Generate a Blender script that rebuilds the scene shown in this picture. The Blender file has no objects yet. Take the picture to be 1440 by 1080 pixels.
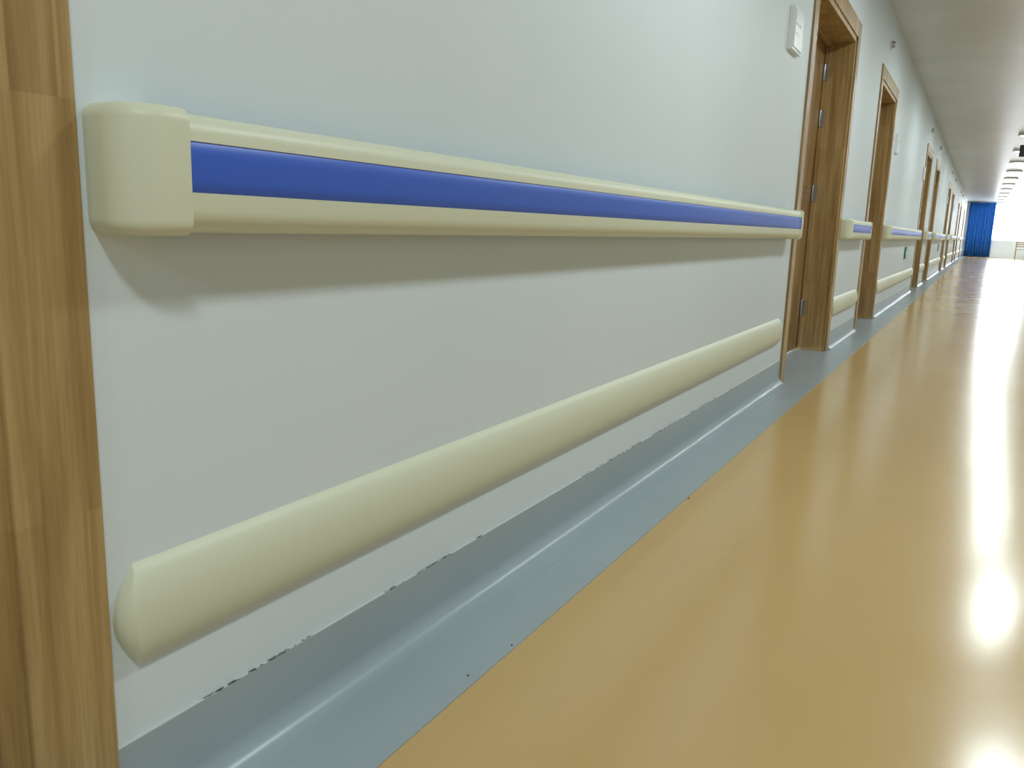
import bpy, math, random
from mathutils import Vector, Matrix
random.seed(3)
sc = bpy.context.scene
sc.view_settings.view_transform = 'Standard'
sc.view_settings.look = 'None'
sc.view_settings.exposure = 0.0

# ------------------------------------------------------------------ materials
def lin(c):
    return tuple(((v/255)/12.92 if v/255 <= 0.04045 else ((v/255+0.055)/1.055)**2.4) for v in c) + (1.0,)

def mat(name, col, rough=0.5, spec=0.5, metal=0.0, emis=None, estr=0.0):
    m = bpy.data.materials.new(name); m.use_nodes = True
    b = m.node_tree.nodes['Principled BSDF']
    b.inputs['Base Color'].default_value = lin(col)
    b.inputs['Roughness'].default_value = rough
    b.inputs['Specular IOR Level'].default_value = spec
    b.inputs['Metallic'].default_value = metal
    if emis:
        b.inputs['Emission Color'].default_value = lin(emis)
        b.inputs['Emission Strength'].default_value = estr
        m.cycles.emission_sampling = 'NONE'
    return m, m.node_tree.nodes, m.node_tree.links, b

def noise(nodes, links, scale, detail=4, vec=(1,1,1), rough=0.5, dist=0.0):
    g = nodes.new('ShaderNodeNewGeometry')
    mp = nodes.new('ShaderNodeMapping'); mp.inputs['Scale'].default_value = vec
    n = nodes.new('ShaderNodeTexNoise')
    n.inputs['Scale'].default_value = scale; n.inputs['Detail'].default_value = detail
    n.inputs['Roughness'].default_value = rough; n.inputs['Distortion'].default_value = dist
    links.new(g.outputs['Position'], mp.inputs['Vector']); links.new(mp.outputs['Vector'], n.inputs['Vector'])
    return n

def ramp(nodes, links, src, stops):
    r = nodes.new('ShaderNodeValToRGB'); e = r.color_ramp.elements
    while len(e) < len(stops): e.new(0.5)
    for k, (p, c) in enumerate(stops):
        e[k].position = p; e[k].color = lin(c) if len(c) == 3 else c
    links.new(src, r.inputs['Fac']); return r

def bump(nodes, links, b, src, strength, dist=0.01):
    bp = nodes.new('ShaderNodeBump'); bp.inputs['Strength'].default_value = strength
    bp.inputs['Distance'].default_value = dist
    links.new(src, bp.inputs['Height']); links.new(bp.outputs['Normal'], b.inputs['Normal'])

def m_paint(name, c1, c2, rough, bs=0.08):
    m, n, l, b = mat(name, c1, rough, 0.4)
    t = noise(n, l, 1.3, 3); r = ramp(n, l, t.outputs['Fac'], [(0.35, c1), (0.65, c2)])
    l.new(r.outputs['Color'], b.inputs['Base Color'])
    t2 = noise(n, l, 22, 4); bump(n, l, b, t2.outputs['Fac'], bs, 0.004)
    return m
M_WALL = m_paint('wall_paint', (221, 230, 235), (225, 233, 238), 0.5)
M_CEIL = m_paint('ceiling_paint', (198, 203, 205), (206, 210, 211), 0.33, 0.03)

def m_floor():
    m, n, l, b = mat('orange_vinyl_floor', (222, 180, 112), 0.2, 0.5)
    t = noise(n, l, 0.8, 4); r = ramp(n, l, t.outputs['Fac'], [(0.3, (203, 168, 112)), (0.7, (209, 175, 120))])
    t3 = noise(n, l, 420, 2); r3 = ramp(n, l, t3.outputs['Fac'], [(0.3, (196, 196, 196)), (0.5, (255, 255, 255))])
    mx = n.new('ShaderNodeMixRGB'); mx.blend_type = 'MULTIPLY'; mx.inputs['Fac'].default_value = 0.18
    l.new(r.outputs['Color'], mx.inputs['Color1']); l.new(r3.outputs['Color'], mx.inputs['Color2'])
    l.new(mx.outputs['Color'], b.inputs['Base Color'])
    t2 = noise(n, l, 2.6, 3); bump(n, l, b, t2.outputs['Fac'], 0.12, 0.012)
    t4 = noise(n, l, 5, 4); mr = n.new('ShaderNodeMapRange')
    mr.inputs['To Min'].default_value = 0.13; mr.inputs['To Max'].default_value = 0.23
    l.new(t4.outputs['Fac'], mr.inputs['Value']); l.new(mr.outputs['Result'], b.inputs['Roughness'])
    return m
M_FLOOR = m_floor()

def m_grey(name, dirt):
    m, n, l, b = mat(name, (150, 163, 172), 0.3, 0.5)
    t = noise(n, l, 2.0, 4); r = ramp(n, l, t.outputs['Fac'], [(0.3, (156, 168, 174)), (0.7, (164, 176, 182))])
    out = r.outputs['Color']
    if dirt:
        g = n.new('ShaderNodeNewGeometry'); sx = n.new('ShaderNodeSeparateXYZ'); l.new(g.outputs['Position'], sx.inputs[0])
        gt = n.new('ShaderNodeMath'); gt.operation = 'GREATER_THAN'; gt.inputs[1].default_value = 0.1335
        l.new(sx.outputs['Z'], gt.inputs[0])
        # fine crumbs of dirt gathered in a few longer patches along the seal
        d = noise(n, l, 60, 6, (1, 1, 3), 0.8); gd = n.new('ShaderNodeMath'); gd.operation = 'GREATER_THAN'; gd.inputs[1].default_value = 0.5
        l.new(d.outputs['Fac'], gd.inputs[0])
        d2 = noise(n, l, 4.0, 3, (1, 1, 1), 0.6); g2 = n.new('ShaderNodeMath'); g2.operation = 'GREATER_THAN'; g2.inputs[1].default_value = 0.52
        l.new(d2.outputs['Fac'], g2.inputs[0])
        m2 = n.new('ShaderNodeMath'); m2.operation = 'MULTIPLY'; l.new(gd.outputs[0], m2.inputs[0]); l.new(g2.outputs[0], m2.inputs[1])
        mu = n.new('ShaderNodeMath'); mu.operation = 'MULTIPLY'; l.new(gt.outputs[0], mu.inputs[0]); l.new(m2.outputs[0], mu.inputs[1])
        mc = n.new('ShaderNodeMixRGB'); mc.inputs['Color2'].default_value = lin((200, 207, 210))
        l.new(gt.outputs[0], mc.inputs['Fac']); l.new(out, mc.inputs['Color1'])
        mx = n.new('ShaderNodeMixRGB'); mx.inputs['Color2'].default_value = lin((78, 80, 80))
        l.new(mu.outputs[0], mx.inputs['Fac']); l.new(mc.outputs['Color'], mx.inputs['Color1']); out = mx.outputs['Color']
    l.new(out, b.inputs['Base Color'])
    t2 = noise(n, l, 9, 3); bump(n, l, b, t2.outputs['Fac'], 0.06, 0.01)
    return m
M_BORDER = m_grey('grey_vinyl', False)
M_COVE = m_grey('grey_vinyl_cove', True)

def m_wood(name, cols, rough=0.38):
    m, n, l, b = mat(name, cols[0], rough, 0.45)
    t = noise(n, l, 1.0, 6, (24, 24, 1.3), 0.6, 0.25)
    r = ramp(n, l, t.outputs['Fac'], [(0.30, cols[0]), (0.46, cols[1]), (0.56, cols[2]), (0.70, cols[3])])
    t2 = noise(n, l, 1.0, 5, (190, 190, 5), 0.7)
    r2 = ramp(n, l, t2.outputs['Fac'], [(0.35, (200, 190, 178)), (0.6, (255, 255, 255))])
    mx = n.new('ShaderNodeMixRGB'); mx.blend_type = 'MULTIPLY'; mx.inputs['Fac'].default_value = 0.35
    l.new(r.outputs['Color'], mx.inputs['Color1']); l.new(r2.outputs['Color'], mx.inputs['Color2'])
    # finger-jointed staves: random tone per stave block
    g = n.new('ShaderNodeNewGeometry')
    sn = n.new('ShaderNodeVectorMath'); sn.operation = 'SNAP'; sn.inputs[1].default_value = (0.051, 0.051, 0.47)
    l.new(g.outputs['Position'], sn.inputs[0])
    wn = n.new('ShaderNodeTexWhiteNoise'); l.new(sn.outputs['Vector'], wn.inputs['Vector'])
    r3 = ramp(n, l, wn.outputs['Value'], [(0.0, (214, 206, 196)), (1.0, (255, 255, 255))])
    mx2 = n.new('ShaderNodeMixRGB'); mx2.blend_type = 'MULTIPLY'; mx2.inputs['Fac'].default_value = 0.8
    l.new(mx.outputs['Color'], mx2.inputs['Color1']); l.new(r3.outputs['Color'], mx2.inputs['Color2'])
    l.new(mx2.outputs['Color'], b.inputs['Base Color'])
    bump(n, l, b, t2.outputs['Fac'], 0.08, 0.002)
    return m
M_WOOD = m_wood('frame_wood', [(152, 120, 76), (178, 146, 96), (194, 163, 112), (206, 177, 128)])
M_LEAF = m_wood('door_leaf_wood', [(126, 94, 58), (152, 120, 76), (168, 136, 90), (180, 150, 102)])

def m_vinyl(name, c, rough=0.42):
    m, n, l, b = mat(name, c, rough, 0.45)
    t = noise(n, l, 160, 2); bump(n, l, b, t.outputs['Fac'], 0.05, 0.0015)
    return m
M_CREAM = m_vinyl('cream_vinyl', (222, 223, 198))
M_BLUE = m_vinyl('blue_vinyl_insert', (60, 100, 205), 0.38)
M_ALU = mat('brushed_aluminium', (180, 182, 185), 0.35, 0.5, 1.0)[0]
M_WHITE = mat('white_plastic', (232, 236, 238), 0.35)[0]
M_DARK = mat('dark_plastic', (28, 30, 32), 0.4)[0]
M_LAMP = mat('lamp_diffuser', (250, 250, 245), 0.4, 0.5, 0, (250, 253, 255), 2.5)[0]
M_GREEN = mat('green_sign', (20, 120, 70), 0.4, 0.5, 0, (30, 170, 95), 0.3)[0]
def m_curt():
    m, n, l, b = mat('blue_curtain_cloth', (30, 85, 170), 0.8, 0.2)
    t = noise(n, l, 60, 2); r = ramp(n, l, t.outputs['Fac'], [(0.3, (30, 88, 165)), (0.7, (44, 110, 192))])
    l.new(r.outputs['Color'], b.inputs['Base Color']); return m
M_CURT = m_curt()
M_SPECK = mat('dirt', (90, 50, 45), 0.8)[0]

# ------------------------------------------------------------------ mesh helpers
class MB:
    def __init__(s): s.v = []; s.f = []; s.m = []; s.mats = []; s.sm = []
    def mi(s, m):
        if m not in s.mats: s.mats.append(m)
        return s.mats.index(m)
    def add(s, vs, fs, m, smooth=False):
        o = len(s.v); s.v += [tuple(v) for v in vs]; k = s.mi(m)
        for f in fs: s.f.append([i+o for i in f]); s.m.append(k); s.sm.append(smooth)
    def box(s, x0, x1, y0, y1, z0, z1, m):
        x0, x1 = min(x0, x1), max(x0, x1)
        vs = [(x0,y0,z0),(x1,y0,z0),(x1,y1,z0),(x0,y1,z0),(x0,y0,z1),(x1,y0,z1),(x1,y1,z1),(x0,y1,z1)]
        s.add(vs, [(0,3,2,1),(4,5,6,7),(0,1,5,4),(1,2,6,5),(2,3,7,6),(3,0,4,7)], m)
    def rings(s, rings, m, closed=True, caps=(True, True), smooth=True):
        n = len(rings[0]); vs = [p for r in rings for p in r]; fs = []
        for a in range(len(rings)-1):
            for i in range(n if closed else n-1):
                j = (i+1) % n
                fs.append((a*n+i, a*n+j, (a+1)*n+j, (a+1)*n+i))
        o = len(s.v); s.add(vs, fs, m, smooth)
        k = s.mi(m)
        if caps[0]: s.f.append([o+i for i in range(n)][::-1]); s.m.append(k); s.sm.append(False)
        if caps[1]: s.f.append([o+(len(rings)-1)*n+i for i in range(n)]); s.m.append(k); s.sm.append(False)
    def cyl(s, c, axis, r, h, m, n=20, r2=None):
        r2 = r if r2 is None else r2; R = []
        for rr, t in ((r, 0), (r2, h)):
            ring = []
            for i in range(n):
                a = 2*math.pi*i/n; p = [c[0], c[1], c[2]]
                ax = [k for k in range(3) if k != axis]
                p[ax[0]] += rr*math.cos(a); p[ax[1]] += rr*math.sin(a); p[axis] += t; ring.append(tuple(p))
            R.append(ring)
        s.rings(R, m)
    def obj(s, name, parent=None, bevel=0):
        me = bpy.data.meshes.new(name); me.from_pydata(s.v, [], s.f)
        for m in s.mats: me.materials.append(m)
        for p, k, sm in zip(me.polygons, s.m, s.sm): p.material_index = k; p.use_smooth = sm
        import bmesh
        bm = bmesh.new(); bm.from_mesh(me); bmesh.ops.recalc_face_normals(bm, faces=bm.faces); bm.to_mesh(me); bm.free()
        o = bpy.data.objects.new(name, me); sc.collection.objects.link(o)
        if parent: o.parent = parent
        if bevel:
            b = o.modifiers.new('bevel', 'BEVEL'); b.width = bevel; b.segments = 2; b.limit_method = 'ANGLE'; b.angle_limit = math.radians(50)
        return o
def empty(name):
    e = bpy.data.objects.new(name, None); sc.collection.objects.link(e); e.empty_display_size = 0.1; return e

# ------------------------------------------------------------------ layout
H = 0.82            # camera height
WL, WR = -0.90, 2.10
T = 0.26            # wall thickness
Y0, Y1 = -5.0, 47.0
CH = 2.70
AW = 0.10           # architrave width
DH = 2.125
BT = 0.135          # baseboard top
doorsL = [(-0.80, 0.482), (4.74, 6.18), (7.78, 9.02), (14.2, 15.48), (17.0, 18.25), (23.4, 24.7), (26.3, 27.6), (32.8, 34.1), (35.6, 36.9), (42.0, 43.3)]
doorsR = [(1.6, 2.9), (10.0, 11.3), (19.0, 20.3), (29.0, 30.3), (38.0, 39.3)]

def piers(doors):
    out = []; c = Y0
    for a, b in doors: out.append((c, a-AW)); c = b+AW
    out.append((c, Y1)); return out

def wall(name, wx, sd, doors):
    b = MB()
    c = Y0
    for a, e in doors:
        b.box(wx, wx-sd*T, c, a, 0, CH, M_WALL)
        b.box(wx, wx-sd*T, a, e, DH, CH, M_WALL)
        c = e
    b.box(wx, wx-sd*T, c, Y1, 0, CH, M_WALL)
    b.obj(name)
wall('wall_left', WL, 1, doorsL)
wall('wall_right', WR, -1, doorsR)

b = MB(); b.box(WL-T, WR+T, Y0-0.2, Y1+0.2, -0.1, 0, M_FLOOR); b.obj('floor')
b = MB(); b.box(WL-T, WR+T, Y0-0.2, Y1+0.2, CH, CH+0.1, M_CEIL); b.obj('ceiling')
b = MB(); b.box(WL-T, WR+T, Y0-0.2, Y0, 0, CH, M_WALL); b.obj('wall_back')
wx0, wx1, wz0, wz1 = 0.25, 2.0, 0.82, 2.60
b = MB()
b.box(WL-T, wx0, Y1, Y1+0.2, 0, CH, M_WALL); b.box(wx1, WR+T, Y1, Y1+0.2, 0, CH, M_WALL)
b.box(wx0, wx1, Y1, Y1+0.2, 0, wz0, M_WALL); b.box(wx0, wx1, Y1, Y1+0.2, wz1, CH, M_WALL)
b.obj('wall_end')
b = MB(); fw = 0.05
for x in (wx0, (wx0+wx1)/2-fw/2, wx1-fw): b.box(x, x+fw, Y1+0.05, Y1+0.11, wz0, wz1, M_WHITE)
for z in (wz0, 2.0, wz1-fw): b.box(wx0, wx1, Y1+0.055, Y1+0.105, z, z+fw, M_WHITE)
b.box(wx0-0.03, wx1+0.03, Y1-0.04, Y1+0.05, wz0-0.03, wz0, M_WHITE)
b.obj('window_1', bevel=0.004)

def border(name, wx, sd):
    b = MB(); b.box(wx-sd*(T-0.001), wx+sd*0.193, Y0, Y1, 0.0, 0.0025, M_BORDER); b.obj(name)
border('trim_floor_border_left', WL, 1); border('trim_floor_border_right', WR, -1)

def baseboard(name, wx, sd, doors):
    b = MB()
    for (a, e) in piers(doors):
        if e-a < 0.05: continue
        prof = [(0, BT), (0.0035, BT), (0.004, BT-0.003), (0.004, 0.042)]
        R = 0.040
        for k in range(1, 9):
            t = k/8*math.pi/2
            prof.append((0.004+R-R*math.cos(t), 0.0028+R-R*math.sin(t)))
        prof += [(0.075, 0.0028), (0.075, 0.0), (0, 0.0)]
        rs = [[(wx+sd*p, y, z) for p, z in prof] for y in (a, e)]
        b.rings(rs, M_COVE)
    o = b.obj(name)
    o.modifiers.new('es', 'EDGE_SPLIT').split_angle = math.radians(35)
baseboard('baseboard_left', WL, 1, doorsL); baseboard('baseboard_right', WR, -1, doorsR)

def call_lamp(root, wx, sd, y, z):
    b = MB(); c0 = wx if sd > 0 else wx-0.012
    b.cyl((c0, y, z), 0, 0.045, 0.012, M_WHITE, 24)
    R = []
    for i in range(7):
        t = math.pi/2*i/6*0.98
        R.append([(wx+sd*(0.012+0.035*math.sin(t)), y+0.032*math.cos(t)*math.cos(2*math.pi*j/20), z+0.032*math.cos(t)*math.sin(2*math.pi*j/20)) for j in range(20)])
    b.rings(R, M_ALU); b.obj('nurse_call_lamp', root)

def door(idx, wx, sd, a, e):
    root = empty('door_%d' % idx)
    X = lambda p: wx+sd*p
    f = MB(); jt = 0.035
    P = 0.012
    for (y0, y1) in ((a, a+jt), (e-jt, e)):
        f.box(X(0.002), X(-T), y0, y1, 0.003, DH, M_WOOD)
    f.box(X(0.002), X(-T), a, e, DH-jt, DH, M_WOOD)
    f.box(X(-0.15), X(-0.185), a+jt, a+jt+0.014, 0.003, DH-jt, M_WOOD)
    f.box(X(-0.15), X(-0.185), e-jt-0.014, e-jt, 0.003, DH-jt, M_WOOD)
    f.box(X(-0.15), X(-0.185), a+jt, e-jt, DH-jt-0.014, DH-jt, M_WOOD)
    f.obj('frame_lining', root, 0.003)
    g = MB()
    g.box(X(0), X(P), a-AW, a+0.004, 0.003, DH+AW, M_WOOD)
    g.box(X(0), X(P), e-0.004, e+AW, 0.003, DH+AW, M_WOOD)
    g.box(X(0), X(P), a+0.004, e-0.004, DH-0.004, DH+AW, M_WOOD)
    g.obj('architrave', root, 0.003)
    l = MB(); y0, y1 = a+jt+0.003, e-jt-0.003
    ms = y0+(y1-y0)*0.34 if (y1-y0) > 1.3 else None
    spans = [(y0, ms-0.002), (ms+0.002, y1)] if ms else [(y0, y1)]
    for s0, s1 in spans:
        l.box(X(-0.188), X(-0.228), s0, s1, 0.012, DH-jt-0.004, M_LEAF)
        for z0, z1 in ((0.18, 0.95), (1.1, 1.95)):
            w = 0.11
            l.box(X(-0.184), X(-0.19), s0+w, s1-w, z0, z1, M_LEAF)
            l.box(X(-0.180), X(-0.19), s0+w+0.03, s1-w-0.03, z0+0.03, z1-0.03, M_LEAF)
    l.obj('leaf', root, 0.003)
    h = MB()
    for z in (0.25, 1.05, 1.55, 1.85):
        h.cyl((X(-0.180), e-jt-0.012, z), 2, 0.008, 0.11, M_ALU, 12)
        h.box(X(-0.148), X(-0.186), e-jt-0.017, e-jt-0.0135, z, z+0.11, M_ALU)
    hy = (ms if ms else y0)+0.06
    h.box(X(-0.175), X(-0.188), hy-0.02, hy+0.02, 0.92, 1.14, M_ALU)
    h.cyl((min(X(-0.185), X(-0.13)), hy, 1.05), 0, 0.010, 0.055, M_ALU, 12)
    h.box(X(-0.125), X(-0.14), hy-0.01, hy+0.12, 1.04, 1.06, M_ALU)
    h.obj('hinges_and_handle', root, 0.001)
    if idx > 1: call_lamp(root, wx, sd, (a+e)/2-0.3, 2.45)
k = 1
for a, e in doorsL: door(k, WL, 1, a, e); k += 1
for a, e in doorsR: door(k, WR, -1, a, e); k += 1

ZS = -0.0175
def handrail(wx, sd, y0, y1):
    root = empty('handrail')
    def pt(p, y, z): return (wx+sd*p, y, z+ZS)
    b = MB()
    def arc(cp, cz, r, a0, a1, n=8):
        return [(cp+r*math.cos(math.radians(a0+(a1-a0)*i/n)), cz+r*math.sin(math.radians(a0+(a1-a0)*i/n))) for i in range(n+1)]
    top, bot, F = 0.9555, 0.8155, 0.080
    up = [(0.036, top-0.022)] + arc(0.048, top-0.012, 0.012, 180, 90, 4) + arc(0.054, top-0.026, 0.026, 90, 6, 8)
    up += [(F+0.0006, 0.9225), (F-0.0012, 0.9220)]
    dn = [(F-0.0012, 0.8635), (F+0.0006, 0.8630)] + arc(0.050, bot+0.030, 0.030, -4, -90, 8) + arc(0.048, bot+0.012, 0.012, -90, -180, 4) + [(0.036, bot+0.022)]
    s0, s1 = y0+0.078, y1-0.078
    ins = [(F-0.0012, 0.9220), (F+0.0002, 0.9205), (F+0.001, 0.9060), (F+0.0012, 0.8928), (F+0.001, 0.8785), (F+0.0002, 0.8650), (F-0.0012, 0.8635)]
    ys = [s0, s1]
    b.rings([[pt(p, y, z) for p, z in up] for y in ys], M_CREAM, closed=False, caps=(False, False))
    b.rings([[pt(p, y, z) for p, z in dn] for y in ys], M_CREAM, closed=False, caps=(False, False))
    b.rings([[pt(p, y, z) for p, z in ins] for y in ys], M_BLUE, closed=False, caps=(False, False))
    b.rings([[pt(p, y, z) for p, z in [(0.036, top-0.022), (0.05, top-0.03), (0.05, bot+0.03), (0.036, bot+0.022)]] for y in ys], M_ALU, closed=False, caps=(False, False))
    o = b.obj('rail_shell', root); o.modifiers.new('es', 'EDGE_SPLIT').split_angle = math.radians(40)
    for yo, dr in ((y0, 1), (y1, -1)):
        c = MB(); W, D, R = 0.080, 0.0825, 0.052
        path = [(W, D, 0, 1)]
        for i in range(0, 13):
            t = math.pi/2*i/12
            path.append((R-R*math.sin(t), D-R+R*math.cos(t), -math.sin(t), math.cos(t)))
        path.append((0.001, 0.0, -1, 0))
        zt, zb, r = 0.9595, 0.8120, 0.018
        rows = []
        for i in range(9):
            t = math.pi/2*i/8; rows.append((zb+r-r*math.cos(t), r-r*math.sin(t)))
        rows += [(zt-r+r*math.sin(math.pi/2*i/8), r-r*math.cos(math.pi/2*i/8)) for i in range(9)]
        rings = []
        for z, ins_ in rows:
            ring = [pt(max(pp-nn*ins_, 0.0), yo+dr*(yy-ny*ins_), z) for yy, pp, ny, nn in path]
            ring.append(pt(0.0, yo+dr*W, z))
            rings.append(ring)
        c.rings(rings, M_CREAM)
        o = c.obj('end_cap', root); o.modifiers.new('es', 'EDGE_SPLIT').split_angle = math.radians(45)
    br = MB(); n = max(1, int((s1-s0)/0.9)); 
    for i in range(n):
        y = s0+(i+0.5)*(s1-s0)/n
        br.box(wx, wx+sd*0.052, y-0.03, y+0.03, 0.865+ZS, 0.915+ZS, M_CREAM)
    br.obj('brackets', root, 0.004)

def crash_rail(wx, sd, y0, y1):
    b = MB(); z0, z1, D = 0.237, 0.378, 0.027
    n = 24; prof = []
    for i in range(n+1):
        s = -1+2*i/n; c = max(0.0, 1-abs(s)**2.2)**0.72
        prof.append((D*c, (z0+z1)/2+s*(z1-z0)/2, c))
    def ring2(y, dr, k, bul):
        return [(wx+sd*p*k, y-dr*bul*(math.cos((z-(z0+z1)/2)/(z1-z0)*math.pi)), z) for p, z, c in prof]
    ys = [(y0+0.032, 1, 1, 0.016), (y1-0.032, -1, 1, 0.016)]
    R = [ring2(*ys[0]), ring2(*ys[1])]
    b.rings(R, M_CREAM, closed=False, caps=(False, False))
    for (y, dr, k, bul) in ys:
        rr = []
        for q in range(7):
            t = q/6
            rr.append(ring2(y, dr, math.cos(t*math.pi/2), 0.016+0.016*math.sin(t*math.pi/2)))
        b.rings(rr, M_CREAM, closed=False, caps=(False, False))
    o = b.obj('crash_rail'); o.modifiers.new('es', 'EDGE_SPLIT').split_angle = math.radians(25)

for wx, sd, ds in ((WL, 1, doorsL), (WR, -1, doorsR)):
    for a, e in piers(ds):
        lo, hi = a+0.012, e-0.12
        if a == Y0: lo = a+0.1
        if hi-lo < 0.4: continue
        handrail(wx, sd, lo, hi)
        crash_rail(wx, sd, lo-0.002, hi-0.01)

def door_sign(wx, sd, y, z):
    b = MB()
    b.box(wx, wx+sd*0.022, y, y+0.20, z, z+0.19, M_WHITE)
    b.box(wx+sd*0.022, wx+sd*0.026, y+0.012, y+0.188, z+0.012, z+0.178, M_WHITE)
    b.box(wx+sd*0.026, wx+sd*0.027, y+0.03, y+0.13, z+0.11, z+0.12, M_ALU)
    b.box(wx+sd*0.026, wx+sd*0.027, y+0.03, y+0.10, z+0.07, z+0.08, M_ALU)
    b.obj('door_sign', bevel=0.004)
for y in (4.12, 9.4, 13.8, 18.6, 23.0, 28.0, 32.3, 37.3): door_sign(WL, 1, y, 1.665)
for y in (1.15, 11.6, 20.7): door_sign(WR, -1, y, 1.665)

def low_exit(y):
    b = MB(); b.box(WL, WL+0.012, y, y+0.30, 0.54, 0.70, M_DARK); b.box(WL+0.012, WL+0.015, y+0.012, y+0.288, 0.552, 0.688, M_GREEN)
    b.box(WL+0.015, WL+0.016, y+0.05, y+0.17, 0.612, 0.628, M_WHITE)
    v = [(WL+0.0155, y+0.17, 0.58), (WL+0.0155, y+0.25, 0.62), (WL+0.0155, y+0.17, 0.66)]
    b.add(v, [(0, 1, 2)], M_WHITE)
    b.obj('emergency_exit_sign', bevel=0.002)
low_exit(12.2); low_exit(21.5)

def hang(y, x0, m, name):
    b = MB(); b.box(x0, x0+0.5, y, y+0.05, 2.28, 2.48, M_DARK); b.box(x0+0.02, x0+0.48, y-0.003, y, 2.30, 2.46, m)
    for x in (x0+0.1, x0+0.4): b.cyl((x, y+0.025, 2.47), 2, 0.006, CH-2.47, M_ALU, 10)
    b.obj(name, bevel=0.003)
hang(17.3, 0.36, M_DARK, 'hanging_display_sign')

LX = 0.50
def lamp(y):
    root = empty('ceiling_light')
    b = MB(); n = 40
    def ring(r, z): return [(LX+r*math.cos(2*math.pi*i/n), y+r*math.sin(2*math.pi*i/n), z) for i in range(n)]
    b.rings([ring(0.19, CH), ring(0.19, CH-0.03), ring(0.18, CH-0.038), ring(0.165, CH-0.038), ring(0.165, CH-0.03)], M_WHITE, caps=(False, False))
    o = b.obj('housing', root)
    d = MB(); d.rings([ring(0.165, CH-0.032), ring(0.15, CH-0.042), ring(0.10, CH-0.049), ring(0.04, CH-0.052)], M_LAMP, caps=(False, True)); d.obj('diffuser', root)
    L = bpy.data.lights.new('lamp_light', 'AREA'); L.shape = 'DISK'; L.size = 0.32; L.energy = 27; L.color = (0.865, 0.98, 0.985)
    lo = bpy.data.objects.new('lamp_light', L); lo.location = (LX, y, CH-0.06); sc.collection.objects.link(lo); lo.parent = root
y = -3.4
while y < Y1-1:
    lamp(y); y += 3.0

b = MB(); n = 120; cx0, cx1 = -0.78, 0.34
R = []
for z, amp in ((0.03, 1.15), (1.0, 1.0), (2.0, 0.85), (2.62, 0.7)):
    R.append([(cx0+(cx1-cx0)*i/n, Y1-0.14+0.035*amp*math.sin(i/n*2*math.pi*9)+0.01*math.sin(i*0.31), z) for i in range(n+1)])
root = empty('curtain')
b.rings(R, M_CURT, closed=False, caps=(False, False)); o = b.obj('cloth', root); s = o.modifiers.new('s', 'SOLIDIFY'); s.thickness = 0.004
b = MB(); b.cyl((cx0-0.05, Y1-0.14, 2.635), 0, 0.014, 2.8, M_ALU, 14)
for i in range(10): b.cyl((cx0+0.02+i*0.12, Y1-0.14, 2.615), 2, 0.006, 0.02, M_ALU, 8)
for x in (cx0, 1.95): b.box(x-0.01, x+0.01, Y1-0.15, Y1, 2.625, 2.645, M_ALU)
b.obj('rod', root)

def chair(x, y):
    root = empty('wooden_chair'); b = MB()
    for dx in (0, 0.40):
        b.box(x+dx, x+dx+0.04, y, y+0.04, 0, 0.44, M_WOOD)
        b.box(x+dx, x+dx+0.04, y+0.40, y+0.44, 0, 0.80, M_WOOD)
        b.box(x+dx, x+dx+0.04, y, y+0.44, 0.20, 0.23, M_WOOD)
    b.box(x-0.01, x+0.45, y-0.01, y+0.42, 0.44, 0.47, M_WOOD)
    for z in (0.56, 0.65, 0.74): b.box(x+0.04, x+0.40, y+0.41, y+0.43, z, z+0.05, M_WOOD)
    b.obj('chair_body', root, 0.004)
chair(1.35, 45.2)

b = MB()
for x, y, r in ((-0.728, 1.17, 0.0022), (-0.715, 1.31, 0.0022), (-0.70, 2.40, 0.0035)):
    b.cyl((x, y, 0.0025), 2, r, 0.002, M_SPECK, 7, r*0.5)
b.obj('floor_grit')
M_MARK = mat('wall_mark', (196, 198, 198), 0.8)[0]
b = MB()
for y, z in ((0.97, 1.235), (0.985, 1.215), (0.96, 1.20)):
    b.cyl((WL, y, z), 0, 0.003, 0.0005, M_MARK, 9)
b.obj('wall_filler_spots')

w = bpy.data.worlds.new('world'); sc.world = w; w.use_nodes = True
bg = w.node_tree.nodes['Background']; bg.inputs['Color'].default_value = (0.88, 0.94, 1.0, 1); bg.inputs['Strength'].default_value = 18.0

# ------------------------------------------------------------------ camera
f = 1150.0
vp = (1383.0, 338.0); vvx = 528.0
d = Vector(((vp[0]-720)/f, (vp[1]-540)/f, 1))
gx = (vvx-720)/f
q = -(d.x*gx+1)/d.y
g = Vector((gx, q, 1)); d.normalize(); g.normalize()
Yw = d; Zw = -g; Xw = Yw.cross(Zw)
cam = bpy.data.cameras.new('camera'); co = bpy.data.objects.new('camera', cam); sc.collection.objects.link(co)
right = Vector((Xw.x, Yw.x, Zw.x)); up = -Vector((Xw.y, Yw.y, Zw.y)); back = -Vector((Xw.z, Yw.z, Zw.z))
M = Matrix((right, up, back)).transposed().to_4x4(); M.translation = Vector((0, 0, H))
co.matrix_world = M
cam.sensor_width = 36; cam.lens = f/1440*36; cam.clip_start = 0.02; cam.clip_end = 300
sc.camera = co
